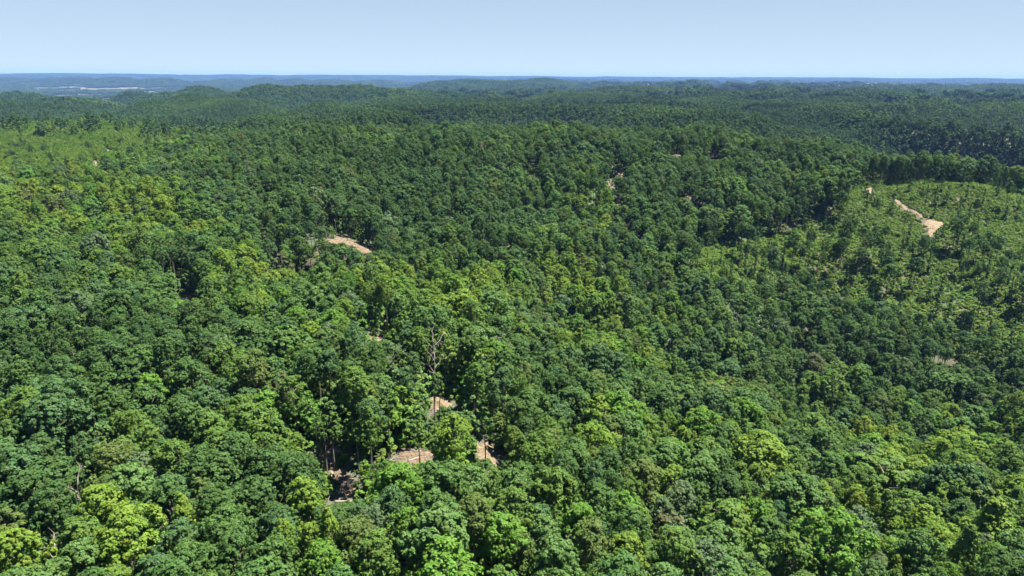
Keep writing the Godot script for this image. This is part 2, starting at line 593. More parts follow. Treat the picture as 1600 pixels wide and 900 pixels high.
func choose_tint(p: Vector2, n: float) -> String:
	var r := rng.randf()
	if r < 0.024:
		return "brownish green" if r < 0.003 else "olive green"
	if r < 0.045:
		return "grey green"
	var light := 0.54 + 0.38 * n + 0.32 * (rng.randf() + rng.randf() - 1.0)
	for q in STANDS_AND_SHADE:
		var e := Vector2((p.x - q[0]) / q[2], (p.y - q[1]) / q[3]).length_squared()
		light += 1.35 * q[4] * exp(-e)  # painted slope light and shade shift the tint, as stands do
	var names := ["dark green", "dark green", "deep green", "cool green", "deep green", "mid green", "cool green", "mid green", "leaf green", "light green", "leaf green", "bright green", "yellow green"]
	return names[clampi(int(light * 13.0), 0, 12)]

func choose_kind(tint: String) -> String:
	var r := rng.randf()
	match tint:
		"yellow green", "leaf green":
			return "cone" if r < 0.16 else ("oval" if r < 0.6 else "round")
		"bright green":
			return "wide" if r < 0.5 else "round"
		"olive green", "brownish green":
			return "open" if r < 0.35 else ("round" if r < 0.7 else "oval")
		_:
			return "round" if r < 0.5 else ("wide" if r < 0.7 else ("oval" if r < 0.94 else "open"))

var trees := []      # every tree of the near hills: {at, kind, shape, sx, sy, turn, tint, px}

func add_tree(x: float, z: float, g: float, kind: String, tint: String, radius: float, height: float, marked := "") -> void:
	var of: Array = shapes[kind]
	var n: int = (TINTS.keys().find(tint) * 2 + rng.randi() % (2 if marked != "" else of.size())) % of.size()
	var s: Dictionary = of[n]
	var sx: float = radius / s.radius
	var sy: float = height / s.height
	var lift := 0.0
	if kind != "young":
		sy = clampf(sx * rng.randf_range(0.9, 1.12), 0.5, 1.35)
		lift = maxf(height - sy * s.height, -0.45 * sy * s.height)
	var t := {"at": Vector3(x, g + lift, z), "kind": kind, "shape": n, "sx": sx, "sy": sy, "turn": rng.randf() * TAU, "tint": tint, "radius": radius, "height": height, "marked": marked, "foot": g}
	t.px = pixel(Vector3(x, g + height * 0.75, z))
	trees.append(t)
	take(x, z, radius)

func basis_of(t: Dictionary) -> Transform3D:
	return Transform3D(Basis(Vector3.UP, t.turn).scaled_local(Vector3(t.sx, t.sy, t.sx)), t.at)

# trees that stand out in the photograph: column, row and width of the crown in its pixels, kind, tint
const PICKED := [
	[38, 748, 78, "wide", "cool green"], [84, 795, 68, "round", "dark green"], [27, 876, 60, "wide", "yellow green"], [8, 832, 52, "open", "olive green"],
	[172, 798, 74, "round", "yellow green"], [214, 856, 92, "round", "yellow green"], [130, 846, 66, "round", "leaf green"], [214, 784, 78, "wide", "light green"],
	[182, 731, 62, "round", "olive green"], [224, 740, 50, "oval", "grey green"], [274, 726, 60, "round", "leaf green"], [272, 780, 56, "wide", "cool green"],
	[293, 815, 46, "cone", "yellow green"], [296, 882, 60, "round", "mid green"], [128, 888, 62, "wide", "light green"],
	[338, 757, 72, "round", "deep green"], [376, 731, 72, "round", "dark green"], [421, 740, 78, "wide", "dark green"], [456, 752, 76, "round", "dark green"], [404, 796, 82, "wide", "dark green"],
	[479, 790, 60, "oval", "yellow green"], [353, 832, 68, "wide", "mid green"], [447, 844, 34, "oval", "yellow green"], [484, 846, 40, "oval", "yellow green"], [518, 840, 44, "cone", "yellow green"],
	[557, 853, 62, "round", "olive green"], [584, 826, 46, "oval", "grey green"], [586, 880, 70, "round", "leaf green"], [507, 884, 62, "round", "bright green"], [431, 882, 62, "wide", "mid green"], [373, 880, 70, "wide", "deep green"], [333, 886, 50, "round", "mid green"],
	[617, 762, 76, "wide", "bright green"], [632, 818, 46, "wide", "bright green"], [692, 758, 92, "wide", "mid green"], [652, 776, 46, "wide", "bright green"],
	[684, 855, 100, "wide", "light green"], [787, 842, 72, "wide", "bright green"], [853, 846, 54, "wide", "light green"], [870, 886, 76, "wide", "light green"], [903, 830, 56, "wide", "bright green"],
	[741, 814, 56, "round", "olive green"], [802, 792, 66, "round", "leaf green"], [865, 778, 82, "round", "leaf green"], [892, 730, 62, "round", "mid green"], [836, 727, 46, "wide", "leaf green"], [928, 856, 62, "oval", "olive green"], [811, 862, 44, "round", "olive green"], [951, 732, 50, "round", "deep green"],
	[974, 716, 52, "round", "deep green"], [1004, 718, 26, "cone", "bright green"], [996, 756, 72, "round", "olive green"], [1056, 721, 42, "wide", "bright green"], [1092, 747, 56, "wide", "light green"], [1062, 789, 48, "oval", "grey green"], [1089, 777, 42, "oval", "mid green"], [1131, 767, 52, "round", "dark green"],
	[1186, 737, 86, "round", "yellow green"], [1230, 735, 54, "oval", "leaf green"], [1232, 793, 86, "round", "mid green"], [1174, 798, 38, "wide", "bright green"], [1134, 845, 96, "round", "leaf green"], [979, 800, 56, "round", "bright green"], [1205, 843, 62, "wide", "mid green"], [981, 858, 52, "wide", "yellow green"],
	[1050, 827, 60, "open", "brownish green"], [1056, 876, 66, "round", "leaf green"], [1105, 882, 62, "wide", "grey green"], [1192, 880, 44, "wide", "light green"], [1239, 878, 62, "round", "leaf green"], [1256, 858, 40, "open", "yellow green"],
	[1308, 860, 88, "wide", "bright green"], [1296, 748, 56, "oval", "mid green"], [1374, 756, 86, "open", "leaf green"], [1430, 741, 52, "round", "yellow green"], [1463, 761, 56, "wide", "cool green"], [1503, 763, 62, "wide", "cool green"], [1423, 811, 60, "oval", "leaf green"], [1458, 819, 52, "cone", "leaf green"], [1470, 804, 34, "cone", "yellow green"], [1501, 814, 42, "round", "dark green"],
	[1541, 852, 84, "cone", "yellow green"], [1511, 878, 60, "cone", "leaf green"], [1436, 874, 60, "round", "mid green"], [1590, 864, 48, "wide", "light green"], [1543, 798, 52, "open", "olive green"], [1338, 830, 52, "oval", "grey green"], [1570, 815, 44, "oval", "leaf green"],
	[1411, 655, 34, "cone", "bright green"], [1440, 666, 34, "oval", "mid green"], [1376, 636, 32, "oval", "olive green"], [1340, 600, 40, "round", "leaf green"], [1472, 613, 40, "wide", "light green"], [1499, 610, 34, "wide", "light green"], [1523, 662, 42, "wide", "light green"], [1565, 651, 24, "round", "bright green"], [1302, 613, 42, "oval", "leaf green"],
	[238, 613, 46, "wide", "bright green"], [222, 565, 48, "wide", "mid green"], [467, 503, 46, "round", "bright green"], [80, 680, 76, "wide", "cool green"], [350, 420, 40, "oval", "yellow green"], [350, 565, 50, "oval", "leaf green"], [600, 480, 34, "open", "brownish green"], [230, 700, 50, "round", "leaf green"], [340, 700, 56, "oval", "leaf green"],
	[760, 690, 62, "oval", "mid green"], [620, 620, 66, "oval", "cool green"], [560, 690, 50, "oval", "cool green"], [700, 560, 46, "round", "dark green"], [790, 590, 48, "open", "mid green"], [830, 650, 66, "round", "mid green"], [890, 640, 60, "wide", "deep green"],
	[1270, 690, 58, "oval", "leaf green"], [1130, 700, 52, "round", "mid green"], [1030, 640, 54, "round", "deep green"], [1220, 520, 34, "round", "grey green"], [460, 620, 44, "oval", "leaf green"],
	[120, 310, 24, "oval", "yellow green"], [90, 330, 26, "open", "brownish green"], [40, 310, 24, "open", "brownish green"], [440, 415, 34, "open", "brownish green"],
]

func plant_picked() -> void:
	for p in PICKED:
		var at := meet(p[0], p[1], CANOPY - 5.0)
		var far := Vector3(at.x, at.y + 15.0 - CAM_Y, at.z).length()
		var r: float = p[2] * far / FOCAL * 0.5
		var h := clampf(CANOPY + (r - 4.5) * 1.1 + rng.randf_range(-0.8, 1.2), 13.0, 27.0)
		if p[3] == "cone":
			h += 1.5
		var room := room_above(at.x, at.z, r, at.y)
		if room < 3.0:
			continue
		add_tree(at.x, at.z, at.y, p[3], p[4], r, minf(h, room), "picked")

func plant_wood() -> void:
	# the rest of the wood, out to the crest of the near hills and what lies on their far side
	var step_ := 4.9
	var z := -30.0
	while z > -760.0:
		var half := -z * 0.98 + 40.0
		var x := -half
		while x < half:
			var px := x + rng.randf_range(-0.46, 0.46) * step_
			var pz := z + rng.randf_range(-0.46, 0.46) * step_
			x += step_
			var size := rng.randf()
			var r := 2.8 + 2.7 * size * size + (1.2 if rng.randf() < 0.10 else 0.0)
			if not shows(px, pz):
				continue
			r *= clampf(1.03 + 0.55 * broad_noise.get_noise_2d(px * 2.2 + 400.0, pz * 2.2), 0.72, 1.4)
			if on_bare(px, pz):
				continue
			var g := ground_at(px, pz)
			var spot := pixel(Vector3(px, g + 15.0, pz))
			var foot := pixel(Vector3(px, g + 2.0, pz))
			if spot.x < -190 or spot.x > 1790 or spot.y > 1010:
				continue
			var n := tint_noise.get_noise_2d(px, pz)
			var kind := ""
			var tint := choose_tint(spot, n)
			var h := 16.6 + 4.2 * size + rng.randf_range(-1.6, 1.6) + (2.5 if rng.randf() < 0.06 else 0.0)
			if inside(foot, regrowth):
				if rng.randf() < 0.975:
					continue
				kind = "round"
				r *= 0.7
				h = rng.randf_range(7.0, 11.0)
				tint = ["deep green", "dark green", "cool green"][rng.randi() % 3]
			elif pz > -500.0 and inside(foot, clearing):
				if rng.randf() < 0.965:
					continue
				r *= 0.66
				tint = ["dark green", "deep green"][rng.randi() % 2]
			elif pz > -500.0 and inside(foot, thinned):
				if rng.randf() < 0.92 + 0.5 * n:
					continue
				r *= 0.72
			elif inside(foot, knoll):
				if rng.randf() < 0.35:
					continue
				r *= 0.85
			if crowded(px, pz, r):
				continue
			var room := room_above(px, pz, r, g)
			if room < 4.0:
				continue
			if room < h:
				h = room
				r = minf(r, 1.2 + h * 0.2)
				if h < 9.0:
					kind = "young"
			if kind == "":
				kind = choose_kind(tint)
			add_tree(px, pz, g, kind, tint, r, h)
		z -= step_

func tree_label(t: Dictionary) -> Array:
	var look: String = {"round": "round-crowned", "wide": "broad spreading", "oval": "tall oval-crowned", "cone": "tall pointed", "open": "thin open-crowned", "young": "young bushy"}[t.kind]
	var size := "large " if t.radius > 5.0 else ("small " if t.radius < 3.3 else "")
	var place := "in the closed wood"
	var best := 30.0
	for c in clear_points:
		var d: float = Vector2(c[0].x - t.at.x, c[0].z - t.at.z).length() - t.radius
		if d < best and c[2] != "":
			best = d
			place = ("beside the " if d < 7.0 else "near the ") + c[2]
	for d in dead_spots:
		var away: float = Vector2(d.x - t.at.x, d.z - t.at.z).length() - t.radius
		if away < 5.0 and away < best:
			best = away
			place = "next to a bare dead tree"
	if best >= 30.0:
		if t.foot < CAM_Y - 126.0:
			place = "on the hollow floor"
		elif t.foot < CAM_Y - 100.0:
			place = "on the hollow slope"
		elif t.px.x < 420.0:
			place = "in the dense wood"
		else:
			place = "on the knoll"
	return ["%s%s %s tree %s" % [size, look, t.tint, place], "%s %s trees %s" % [look, t.tint, place]]

func neighbour(i: int, among: Dictionary) -> String:
	var best := 1e9
	var found := ""
	for k in among:
		if k == i:
			continue
		var t: Dictionary = trees[k]
		var d: float = Vector2(t.at.x - trees[i].at.x, t.at.z - trees[i].at.z).length() - t.radius
		if t.tint == trees[i].tint:
			d += 4.0
		if d < best:
			best = d
			var size := "large " if t.radius > 5.0 else ("small " if t.radius < 3.6 else "")
			found = ", beside %s%s %s one" % [size, t.tint, {"round": "round", "wide": "spreading", "oval": "oval", "cone": "pointed", "open": "thin", "young": "bushy"}[t.kind]]
	return found

var dead_spots := []

func build_trees() -> void:
	# the trees that show largest are things of their own; the rest of the wood is one mass
	var order := range(trees.size())
	var looks := func(i: int) -> float:
		var t: Dictionary = trees[i]
		if t.px.x < -20.0 or t.px.x > 1620.0 or t.px.y > 925.0:
			return 1e9
		var far: float = (t.at - Vector3(0, CAM_Y - 15.0, 0)).length()
		return far / t.radius * (0.6 if t.marked != "" else 1.0)
	order.sort_custom(func(a, b): return looks.call(a) < looks.call(b))
	var single := {}
	for i in order.slice(0, 430):
		single[i] = true
	var said := {}
	for i in single:
		var l: String = tree_label(trees[i])[0]
		said[l] = said.get(l, 0) + 1
	var rest := {}
	var made := {}
	for i in trees.size():
		var t: Dictionary = trees[i]
		var s: Dictionary = shapes[t.kind][t.shape]
		if single.has(i):
			var called: String = {"round": "broadleaf_tree", "wide": "broadleaf_tree", "oval": "oval_crowned_tree", "cone": "oval_crowned_tree", "open": "thin_crowned_tree", "young": "young_tree"}[t.kind]
			var words := tree_label(t)
			if said[words[0]] > 1:
				var more := neighbour(i, single)
				if (words[0] + more).split(" ").size() <= 16:
					words[0] += more
				else:
					words[0] = words[0].replace(" tree ", " ").replace("near the", "by").replace("beside the", "at") + more
			var key := "%s %d %s" % [t.kind, t.shape, t.tint]
			var root: Node3D
			if made.has(key):
				root = made[key].duplicate()
				put(root, called)
			else:
				root = Node3D.new()
				put(root, called)
				put(mesh_node(s.trunk, bark), "trunk", root)
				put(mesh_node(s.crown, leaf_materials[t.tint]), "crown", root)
				made[key] = root
			root.transform = basis_of(t)
			tag(root, words[0], "tree", words[1])
		else:
			var key := "%s %d" % [t.kind, t.shape]
			if not rest.has(key):
				rest[key] = []
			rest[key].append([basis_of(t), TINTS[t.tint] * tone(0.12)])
	var wood := Node3D.new()
	put(wood, "woodland")
	stuff(wood, "closed broadleaf wood covering the hills, seen from above", "woodland")
	for key in rest:
		var parts: PackedStringArray = key.rsplit(" ", true, 1)
		scatter(wood, "wood_trees", shapes[parts[0]][int(parts[1])].whole, rest[key])

func scatter(parent: Node, called: String, m: Mesh, spots: Array) -> void:
	if spots.is_empty():
		return
	var mm := MultiMesh.new()
	mm.transform_format = MultiMesh.TRANSFORM_3D
	mm.use_colors = true
	mm.mesh = m
	mm.instance_count = spots.size()
	for i in spots.size():
		mm.set_instance_transform(i, spots[i][0])
		mm.set_instance_color(i, spots[i][1])
	var o := MultiMeshInstance3D.new()
	o.multimesh = mm
	o.set_meta("kind", "stuff")
	put(o, called, parent)

func spot(x: float, y: float, z: float, sx: float, sy: float) -> Transform3D:
	return Transform3D(Basis(Vector3.UP, rng.randf() * TAU).scaled_local(Vector3(sx, sy, sx)), Vector3(x, y, z))

func build_undergrowth() -> void:
	var spots := {"bush": [[], [], []], "young": [[], [], []]}
	# low growth on the floor of the near wood, thick in the cleared ground
	var z := -40.0
	while z > -640.0:
		var step_ := 2.6 if z > -300.0 else 1.9
		var half := -z * 0.92 + 20.0
		var x := -half
		while x < half:
			var px := x + rng.randf_range(-0.5, 0.5) * step_
			var pz := z + rng.randf_range(-0.5, 0.5) * step_
			x += step_
			if not shows(px, pz):
				continue
			var g := ground_at(px, pz)
			var foot := pixel(Vector3(px, g + 1.0, pz))
			if foot.x < -60 or foot.x > 1660 or foot.y > 1000:
				continue
			var open := pz > -515.0 and (inside(foot, clearing) or inside(foot, thinned))
			if inside(foot, regrowth):
				continue
			var logged := inside(foot, knoll)
			if not open and not logged and rng.randf() < (0.5 if z > -300.0 else 0.88):
				continue
			if open and z > -300.0 and rng.randf() < 0.1:
				continue
			var s := rng.randf_range(0.55, 1.15) if open else rng.randf_range(0.5, 1.1)
			if on_bare(px, pz):
				continue
			var room := room_above(px, pz, 1.2 * s, g)
			if room < 0.4:
				continue
			s = minf(s, maxf(0.3, room / 2.2))
			var c: Color = TINTS[["yellow green", "bramble green", "bramble green", "bright green"][rng.randi() % 4]]
			var kind := "young" if rng.randf() < (0.012 if open else 0.5) else "bush"
			if kind == "young":
				c = TINTS[["bright green", "leaf green", "light green", "mid green"][rng.randi() % 4]]
			if kind == "young" and not open:
				s *= rng.randf_range(1.1, 2.0)
			if kind == "young" and room_above(px, pz, 2.0 * s, g) < 7.0 * s:
				kind = "bush"
			spots[kind][rng.randi() % 3].append([spot(px, g - 0.1, pz, s, s * (rng.randf_range(0.55, 0.95) if open else rng.randf_range(0.8, 1.3))), c * tone(0.12)])
		z -= step_
	# young trees on the old clear-cut
	z = -330.0
	while z > -1250.0:
		var step_ := 2.9 if z > -800.0 else 4.2
		var x := z * 1.0
		while x < z * 0.28:
			var px := x + rng.randf_range(-0.5, 0.5) * step_
			var pz := z + rng.randf_range(-0.5, 0.5) * step_
			x += step_
			if not shows(px, pz):
				continue
			var g := ground_at(px, pz)
			var foot := pixel(Vector3(px, g + 2.0, pz))
			if foot.x < -80 or not inside(foot, regrowth):
				continue
			var n := tint_noise.get_noise_2d(px * 0.7, pz * 0.7)
			var s := rng.randf_range(0.55, 1.15) * (1.0 if z > -800.0 else 1.35)
			if room_above(px, pz, 1.5 * s, g) < 5.0 * s:
				continue
			var c: Color = TINTS[["bright green", "bramble green", "yellow green", "bramble green"][clampi(int(2.0 + 4.0 * n + rng.randf_range(-1.8, 1.8)), 0, 3)]]
			spots["young"][rng.randi() % 3].append([spot(px, g - 0.2, pz, s, s * rng.randf_range(0.7, 1.15)), c * tone(0.12)])
		z -= step_
	var low := Node3D.new()
	put(low, "undergrowth")
	stuff(low, "bright green low bushes and saplings on the wood floor and cleared ground", "undergrowth")
	for kind in spots:
		for k in 3:
			scatter(low, "bushes" if kind == "bush" else "saplings", shapes[kind][k].whole, spots[kind][k])

func build_far_wood() -> void:
	var single := [[], [], [], []]
	var clumps := [[], [], []]
	var d := 620.0
	while d < 2300.0:
		var gap := 6.6 if d < 1200.0 else 7.8
		var bearing := -0.80
		while bearing < 0.80:
			var b := bearing + rng.randf_range(-0.5, 0.5) * gap / d
			var e := d + rng.randf_range(-0.5, 0.5) * gap
			bearing += gap / d
			var x := e * sin(b)
			var z := -e * cos(b)
			if z > -756.0 or not shows(x, z):
				continue
			var g := ground_at(x, z)
			if inside(pixel(Vector3(x, g + 2.0, z)), regrowth) and (z > -1250.0) and rng.randf() < 0.96:
				continue
			if on_field(x, z):
				continue
			var n := hill_noise.get_noise_2d(x * 3.0, z * 3.0)
			var names := ["dark green", "dark green", "deep green", "cool green", "deep green", "mid green", "cool green", "leaf green"]
			var c: Color = TINTS[names[clampi(int(3.2 + 7.0 * n + rng.randf_range(-2.6, 2.6)), 0, 7)]]
			var s := rng.randf_range(0.75, 1.25) * (1.0 if d < 1200.0 else 1.15)
			single[rng.randi() % 4].append([spot(x, g - 1.0, z, s, rng.randf_range(0.85, 1.15)), c * tone(0.14)])
		d += gap
	d = 2300.0
	while d < 18500.0:
		var gap := 22.0 if d < 4500.0 else (30.0 if d < 7500.0 else (42.0 if d < 11500.0 else 64.0))
		var bearing := -0.78
		while bearing < 0.78:
			var b := bearing + rng.randf_range(-0.5, 0.5) * gap / d
			var e := d + rng.randf_range(-0.5, 0.5) * gap
			bearing += gap / d
			var x := e * sin(b)
			var z := -e * cos(b)
			if not shows(x, z) or on_field(x, z):
				continue
			var g := ground_at(x, z)
			if g < CAM_Y - 172.0 and patch_noise.get_noise_2d(x * 0.014, z * 0.03) < 0.16:
				continue
			var c: Color = TINTS[["dark green", "deep green", "deep green", "mid green", "cool green", "leaf green"][clampi(int(2.6 + 5.0 * hill_noise.get_noise_2d(x * 2.5, z * 2.5) + rng.randf_range(-1.6, 1.6)), 0, 5)]]
			var s := rng.randf_range(0.85, 1.2) * (1.0 if d < 4500.0 else (1.35 if d < 7500.0 else (1.8 if d < 11500.0 else 2.6)))
			clumps[rng.randi() % 3].append([spot(x, g - 1.0, z, s, rng.randf_range(0.85, 1.15)), c * tone(0.14)])
		d += gap
	var wood := Node3D.new()
	put(wood, "distant_woodland")
	stuff(wood, "blue-green wood covering the rolling hills out to the horizon", "woodland")
	for k in 4:
		scatter(wood, "far_trees", shapes["far round"][k].whole, single[k])
	for k in 3:
		scatter(wood, "far_tree_clumps", shapes["far clump"][k].whole, clumps[k])


# ---------------------------------------------------------------- the ground and what lies bare on it

var bare_outlines := []

func on_bare(x: float, z: float) -> bool:
	for f in bare_outlines:
		if Geometry2D.is_point_in_polygon(Vector2(x, z), f):
			return true
	return false

var fields := []     # [corner directions as pixels, centre, ...]

func on_field(x: float, z: float) -> bool:
	for f in fields:
		if Geometry2D.is_point_in_polygon(Vector2(x, z), f):
			return true
	return false

func set_fields() -> void:
	var strips := [
		[[78, 149.5], [158, 147.5], [163, 150.2], [140, 152.2], [82, 152.4]],
		[[38, 138.2], [130, 136.6], [140, 139.0], [60, 140.6]],
		[[118, 137.0], [215, 136.2], [226, 139.4], [190, 142.0], [128, 141.2]],
		[[208, 137.8], [262, 137.2], [270, 139.2], [222, 141.0]],
		[[90, 142.5], [150, 141.6], [155, 143.0], [96, 144.0]],
		[[590, 136.6], [612, 136.2], [614, 137.4], [592, 137.8]],
		[[812, 125.4], [838, 126.0], [838, 127.4], [816, 126.8]],
	]
	for s in strips:
		var poly := PackedVector2Array()
		for q in s:
			var at := meet(q[0], q[1], 1.0)
			poly.append(Vector2(at.x, at.z))
		fields.append(poly)

func build_ground() -> void:
	var v := PackedVector3Array()
	var n := PackedVector3Array()
	var c := PackedColorArray()
	var index := PackedInt32Array()
	for i in NT:
		for j in NR:
			var d := rings[j]
			v.append(Vector3(d * sin(angles[i]), ground[i * NR + j], -d * cos(angles[i])))
			var p := v[v.size() - 1]
			# leaf litter and low green growth in patches
			c.append(Color(0.062, 0.052, 0.034).lerp(Color(0.042, 0.064, 0.028), clampf(0.55 + 1.3 * tint_noise.get_noise_2d(p.x, p.z), 0.0, 1.0)))
	for i in NT:
		for j in NR:
			var a := v[maxi(i - 1, 0) * NR + j]
			var b := v[mini(i + 1, NT - 1) * NR + j]
			var e := v[i * NR + maxi(j - 1, 0)]
			var f := v[i * NR + mini(j + 1, NR - 1)]
			var k := (b - a).cross(f - e).normalized()
			n.append(k if k.y > 0 else -k)
	for i in NT - 1:
		for j in NR - 1:
			var k := i * NR + j
			index.append_array([k, k + 1, k + NR + 1, k, k + NR + 1, k + NR])
	# close the sheet under the camera
	var mid := v.size()
	v.append(Vector3(0, ground[NT / 2 * NR], 0))
	n.append(Vector3.UP)
	c.append(Color(0.09, 0.08, 0.05))
	for i in NT - 1:
		index.append_array([mid, i * NR, (i + 1) * NR])
	var arrays := []
	arrays.resize(Mesh.ARRAY_MAX)
	arrays[Mesh.ARRAY_VERTEX] = v
	arrays[Mesh.ARRAY_NORMAL] = n
	arrays[Mesh.ARRAY_COLOR] = c
	arrays[Mesh.ARRAY_INDEX] = index
	var m := ArrayMesh.new()
	m.add_surface_from_arrays(Mesh.PRIMITIVE_TRIANGLES, arrays)
	var mat := StandardMaterial3D.new()
	mat.vertex_color_use_as_albedo = true
	mat.albedo_texture = noise_texture(0.015, [[0.0, Color(0.5, 0.5, 0.5)], [0.5, Color(0.85, 0.85, 0.85)], [1.0, Color(1, 1, 1)]], 17, FastNoiseLite.TYPE_SIMPLEX, 6)
	mat.uv1_triplanar = true
	mat.uv1_world_triplanar = true
	mat.uv1_scale = Vector3.ONE * 0.045
	mat.roughness = 0.97
	var o := mesh_node(m, mat)
	put(o, "terrain")
	structure(o, "rolling wooded hills and hollows reaching to the horizon", "hills")

func bare(called: String, label: String, category: String, mat: Material, outline: Array, mound: float, hides := "") -> void:
	# a patch of bare soil traced on the ground, lumpy and let into the slope at its rim; trees keep clear of the line of sight to it
	var poly := PackedVector2Array()
	var centre := Vector2.ZERO
	for q in outline:
		var at := meet(q[0], q[1], 0.0)
		poly.append(Vector2(at.x, at.z))
		centre += Vector2(at.x, at.z) / outline.size()
	if called not in ["rock_face", "forest_floor_clearing", "dirt_bank"]:
		bare_outlines.append(poly)
	var v := PackedVector3Array()
	var index := PackedInt32Array()
	var around := 44
	var out := 9
	for k in around:
		var way := Vector2.from_angle(TAU * k / around)
		var reach := 1.0
		for e in poly.size():
			var hit = Geometry2D.segment_intersects_segment(centre, centre + way * 400.0, poly[e], poly[(e + 1) % poly.size()])
			if hit != null:
				reach = maxf(reach, (hit - centre).length())
		reach *= 1.0 + 0.45 * patch_noise.get_noise_2d(centre.x + way.x * 34.0, centre.y + way.y * 34.0) + rng.randf_range(-0.10, 0.10)
		for r in out:
			var s := float(r + 1) / out
			var p := centre + way * reach * s
			var lift := mound * (1.0 - s * s) + 0.35 * (1.0 - s) + (0.9 + mound * 0.3) * (1.0 - s) * patch_noise.get_noise_2d(p.x * 3.0, p.y * 3.0) + (0.12 if s < 0.95 else -0.4)
			v.append(Vector3(p.x, ground_at(p.x, p.y) + lift, p.y))
	var mid := v.size()
	v.append(Vector3(centre.x, ground_at(centre.x, centre.y) + mound + 0.45, centre.y))
	for k in around:
		var k2 := (k + 1) % around
		index.append_array([mid, k2 * out, k * out])
		for r in out - 1:
			var a := k * out + r
			var b := k2 * out + r
			index.append_array([a, b + 1, a + 1, a, b, b + 1])
	var st := SurfaceTool.new()
	st.begin(Mesh.PRIMITIVE_TRIANGLES)
	for p in v:
		st.add_vertex(p)
	for i in index:
		st.add_index(i)
	st.generate_normals()
	var o := mesh_node(st.commit(), mat)
	put(o, called)
	structure(o, label, category)
	# points that must stay in sight
	var c3 := Vector3(centre.x, ground_at(centre.x, centre.y) + 0.5, centre.y)
	clear_points.append([c3, 1.7 if called != "rock_face" else 1.6, hides])
	if called == "rock_face":
		return
	for p in poly:
		var q := centre.lerp(p, 0.62)
		clear_points.append([Vector3(q.x, ground_at(q.x, q.y) + 0.5, q.y), 1.4, hides])

func build_bare_ground() -> void:
	bare("dirt_patch", "pale sandy dirt patch on the knoll beside a tall bare trunk", "dirt", soil, [[670, 618], [690, 612], [708, 628], [704, 645], [690, 655], [672, 640]], 0.2, "pale sandy dirt patch")
	bare("dirt_patch", "pinkish bare dirt patch split by a thin dark trunk", "dirt", soil, [[744, 694], [760, 690], [775, 700], [776, 726], [760, 738], [744, 734]], 0.15, "pinkish dirt patch")
	bare("dirt_track", "reddish dirt track between the two dirt patches, half hidden by young trees", "track", soil_red, [[610, 712], [640, 704], [682, 708], [684, 722], [655, 732], [622, 724]], 0.1, "reddish dirt track")
	bare("forest_floor_clearing", "brown littered ground under thin tall trunks", "forest floor", soil_red, [[490, 680], [512, 690], [545, 735], [560, 760], [565, 800], [548, 812], [540, 780], [510, 740]], 0.1, "littered clearing")
	bare("dirt_bank", "long tan earth bank below a row of tall trunks", "earth bank", soil_red, [[500, 375], [530, 369], [560, 379], [585, 396], [598, 408], [575, 403], [548, 389], [515, 382]], 0.1, "tan earth bank")
	bare("dirt_landing", "pale bare landing in the bright green clearing", "dirt", soil, [[1440, 340], [1478, 347], [1462, 362], [1452, 376], [1446, 372], [1450, 358]], 0.3, "pale landing")
	bare("dirt_track", "short pale track climbing the bright green clearing", "track", soil, [[1394, 312], [1400, 311], [1422, 328], [1418, 331]], 0.2, "pale clearing track")
	bare("dirt_track", "thin pale track leading down to the bare landing", "track", soil, [[1421, 328], [1426, 328], [1444, 340], [1438, 342]], 0.1, "")
	bare("dirt_track", "faint track near the wooded edge of the bright clearing", "track", soil, [[1352, 296], [1358, 292], [1366, 300], [1360, 304]], 0.15, "")
	bare("dirt_track", "pale bend of a track on the old clear-cut", "track", soil, [[162, 234], [170, 233], [180, 238], [168, 239]], 0.2, "")
	bare("dirt_track", "narrow pale track running up the old clear-cut", "track", soil, [[147, 248], [151, 247], [152, 266], [147, 266]], 0.2, "")
	bare("rock_face", "grey and tan cut face high on the wooded slope", "rock face", rock, [[1044, 240], [1068, 240], [1066, 256], [1046, 258]], 2.0, "")
	bare("rock_face", "narrow pinkish slide down the wooded slope", "rock face", rock, [[1108, 238], [1120, 240], [1122, 262], [1112, 262]], 1.0, "")
	bare("rock_face", "broken orange earth slip on the wooded slope", "rock face", rock, [[824, 264], [838, 268], [842, 290], [830, 296], [824, 280]], 1.0, "")
	bare("rock_face", "small tan earth scar between trees on the wooded slope", "rock face", rock, [[966, 272], [978, 274], [976, 284], [966, 284]], 1.0, "")
	bare("rock_face", "reddish scar with a grey foot on the wooded slope", "rock face", rock, [[950, 286], [962, 290], [962, 302], [950, 304]], 1.0, "")
	bare("rock_face", "low grey and orange ledge on the wooded slope", "rock face", rock, [[946, 318], [976, 314], [990, 324], [952, 328]], 1.0, "")
	bare("dirt_patch", "small orange bare spot in the dark wood", "dirt", soil, [[284, 464], [300, 462], [302, 472], [288, 474]], 0.4, "")
	bare("dirt_patch", "small patch of tan ground showing between crowns", "dirt", soil, [[578, 526], [594, 524], [594, 536], [580, 536]], 0.4, "")

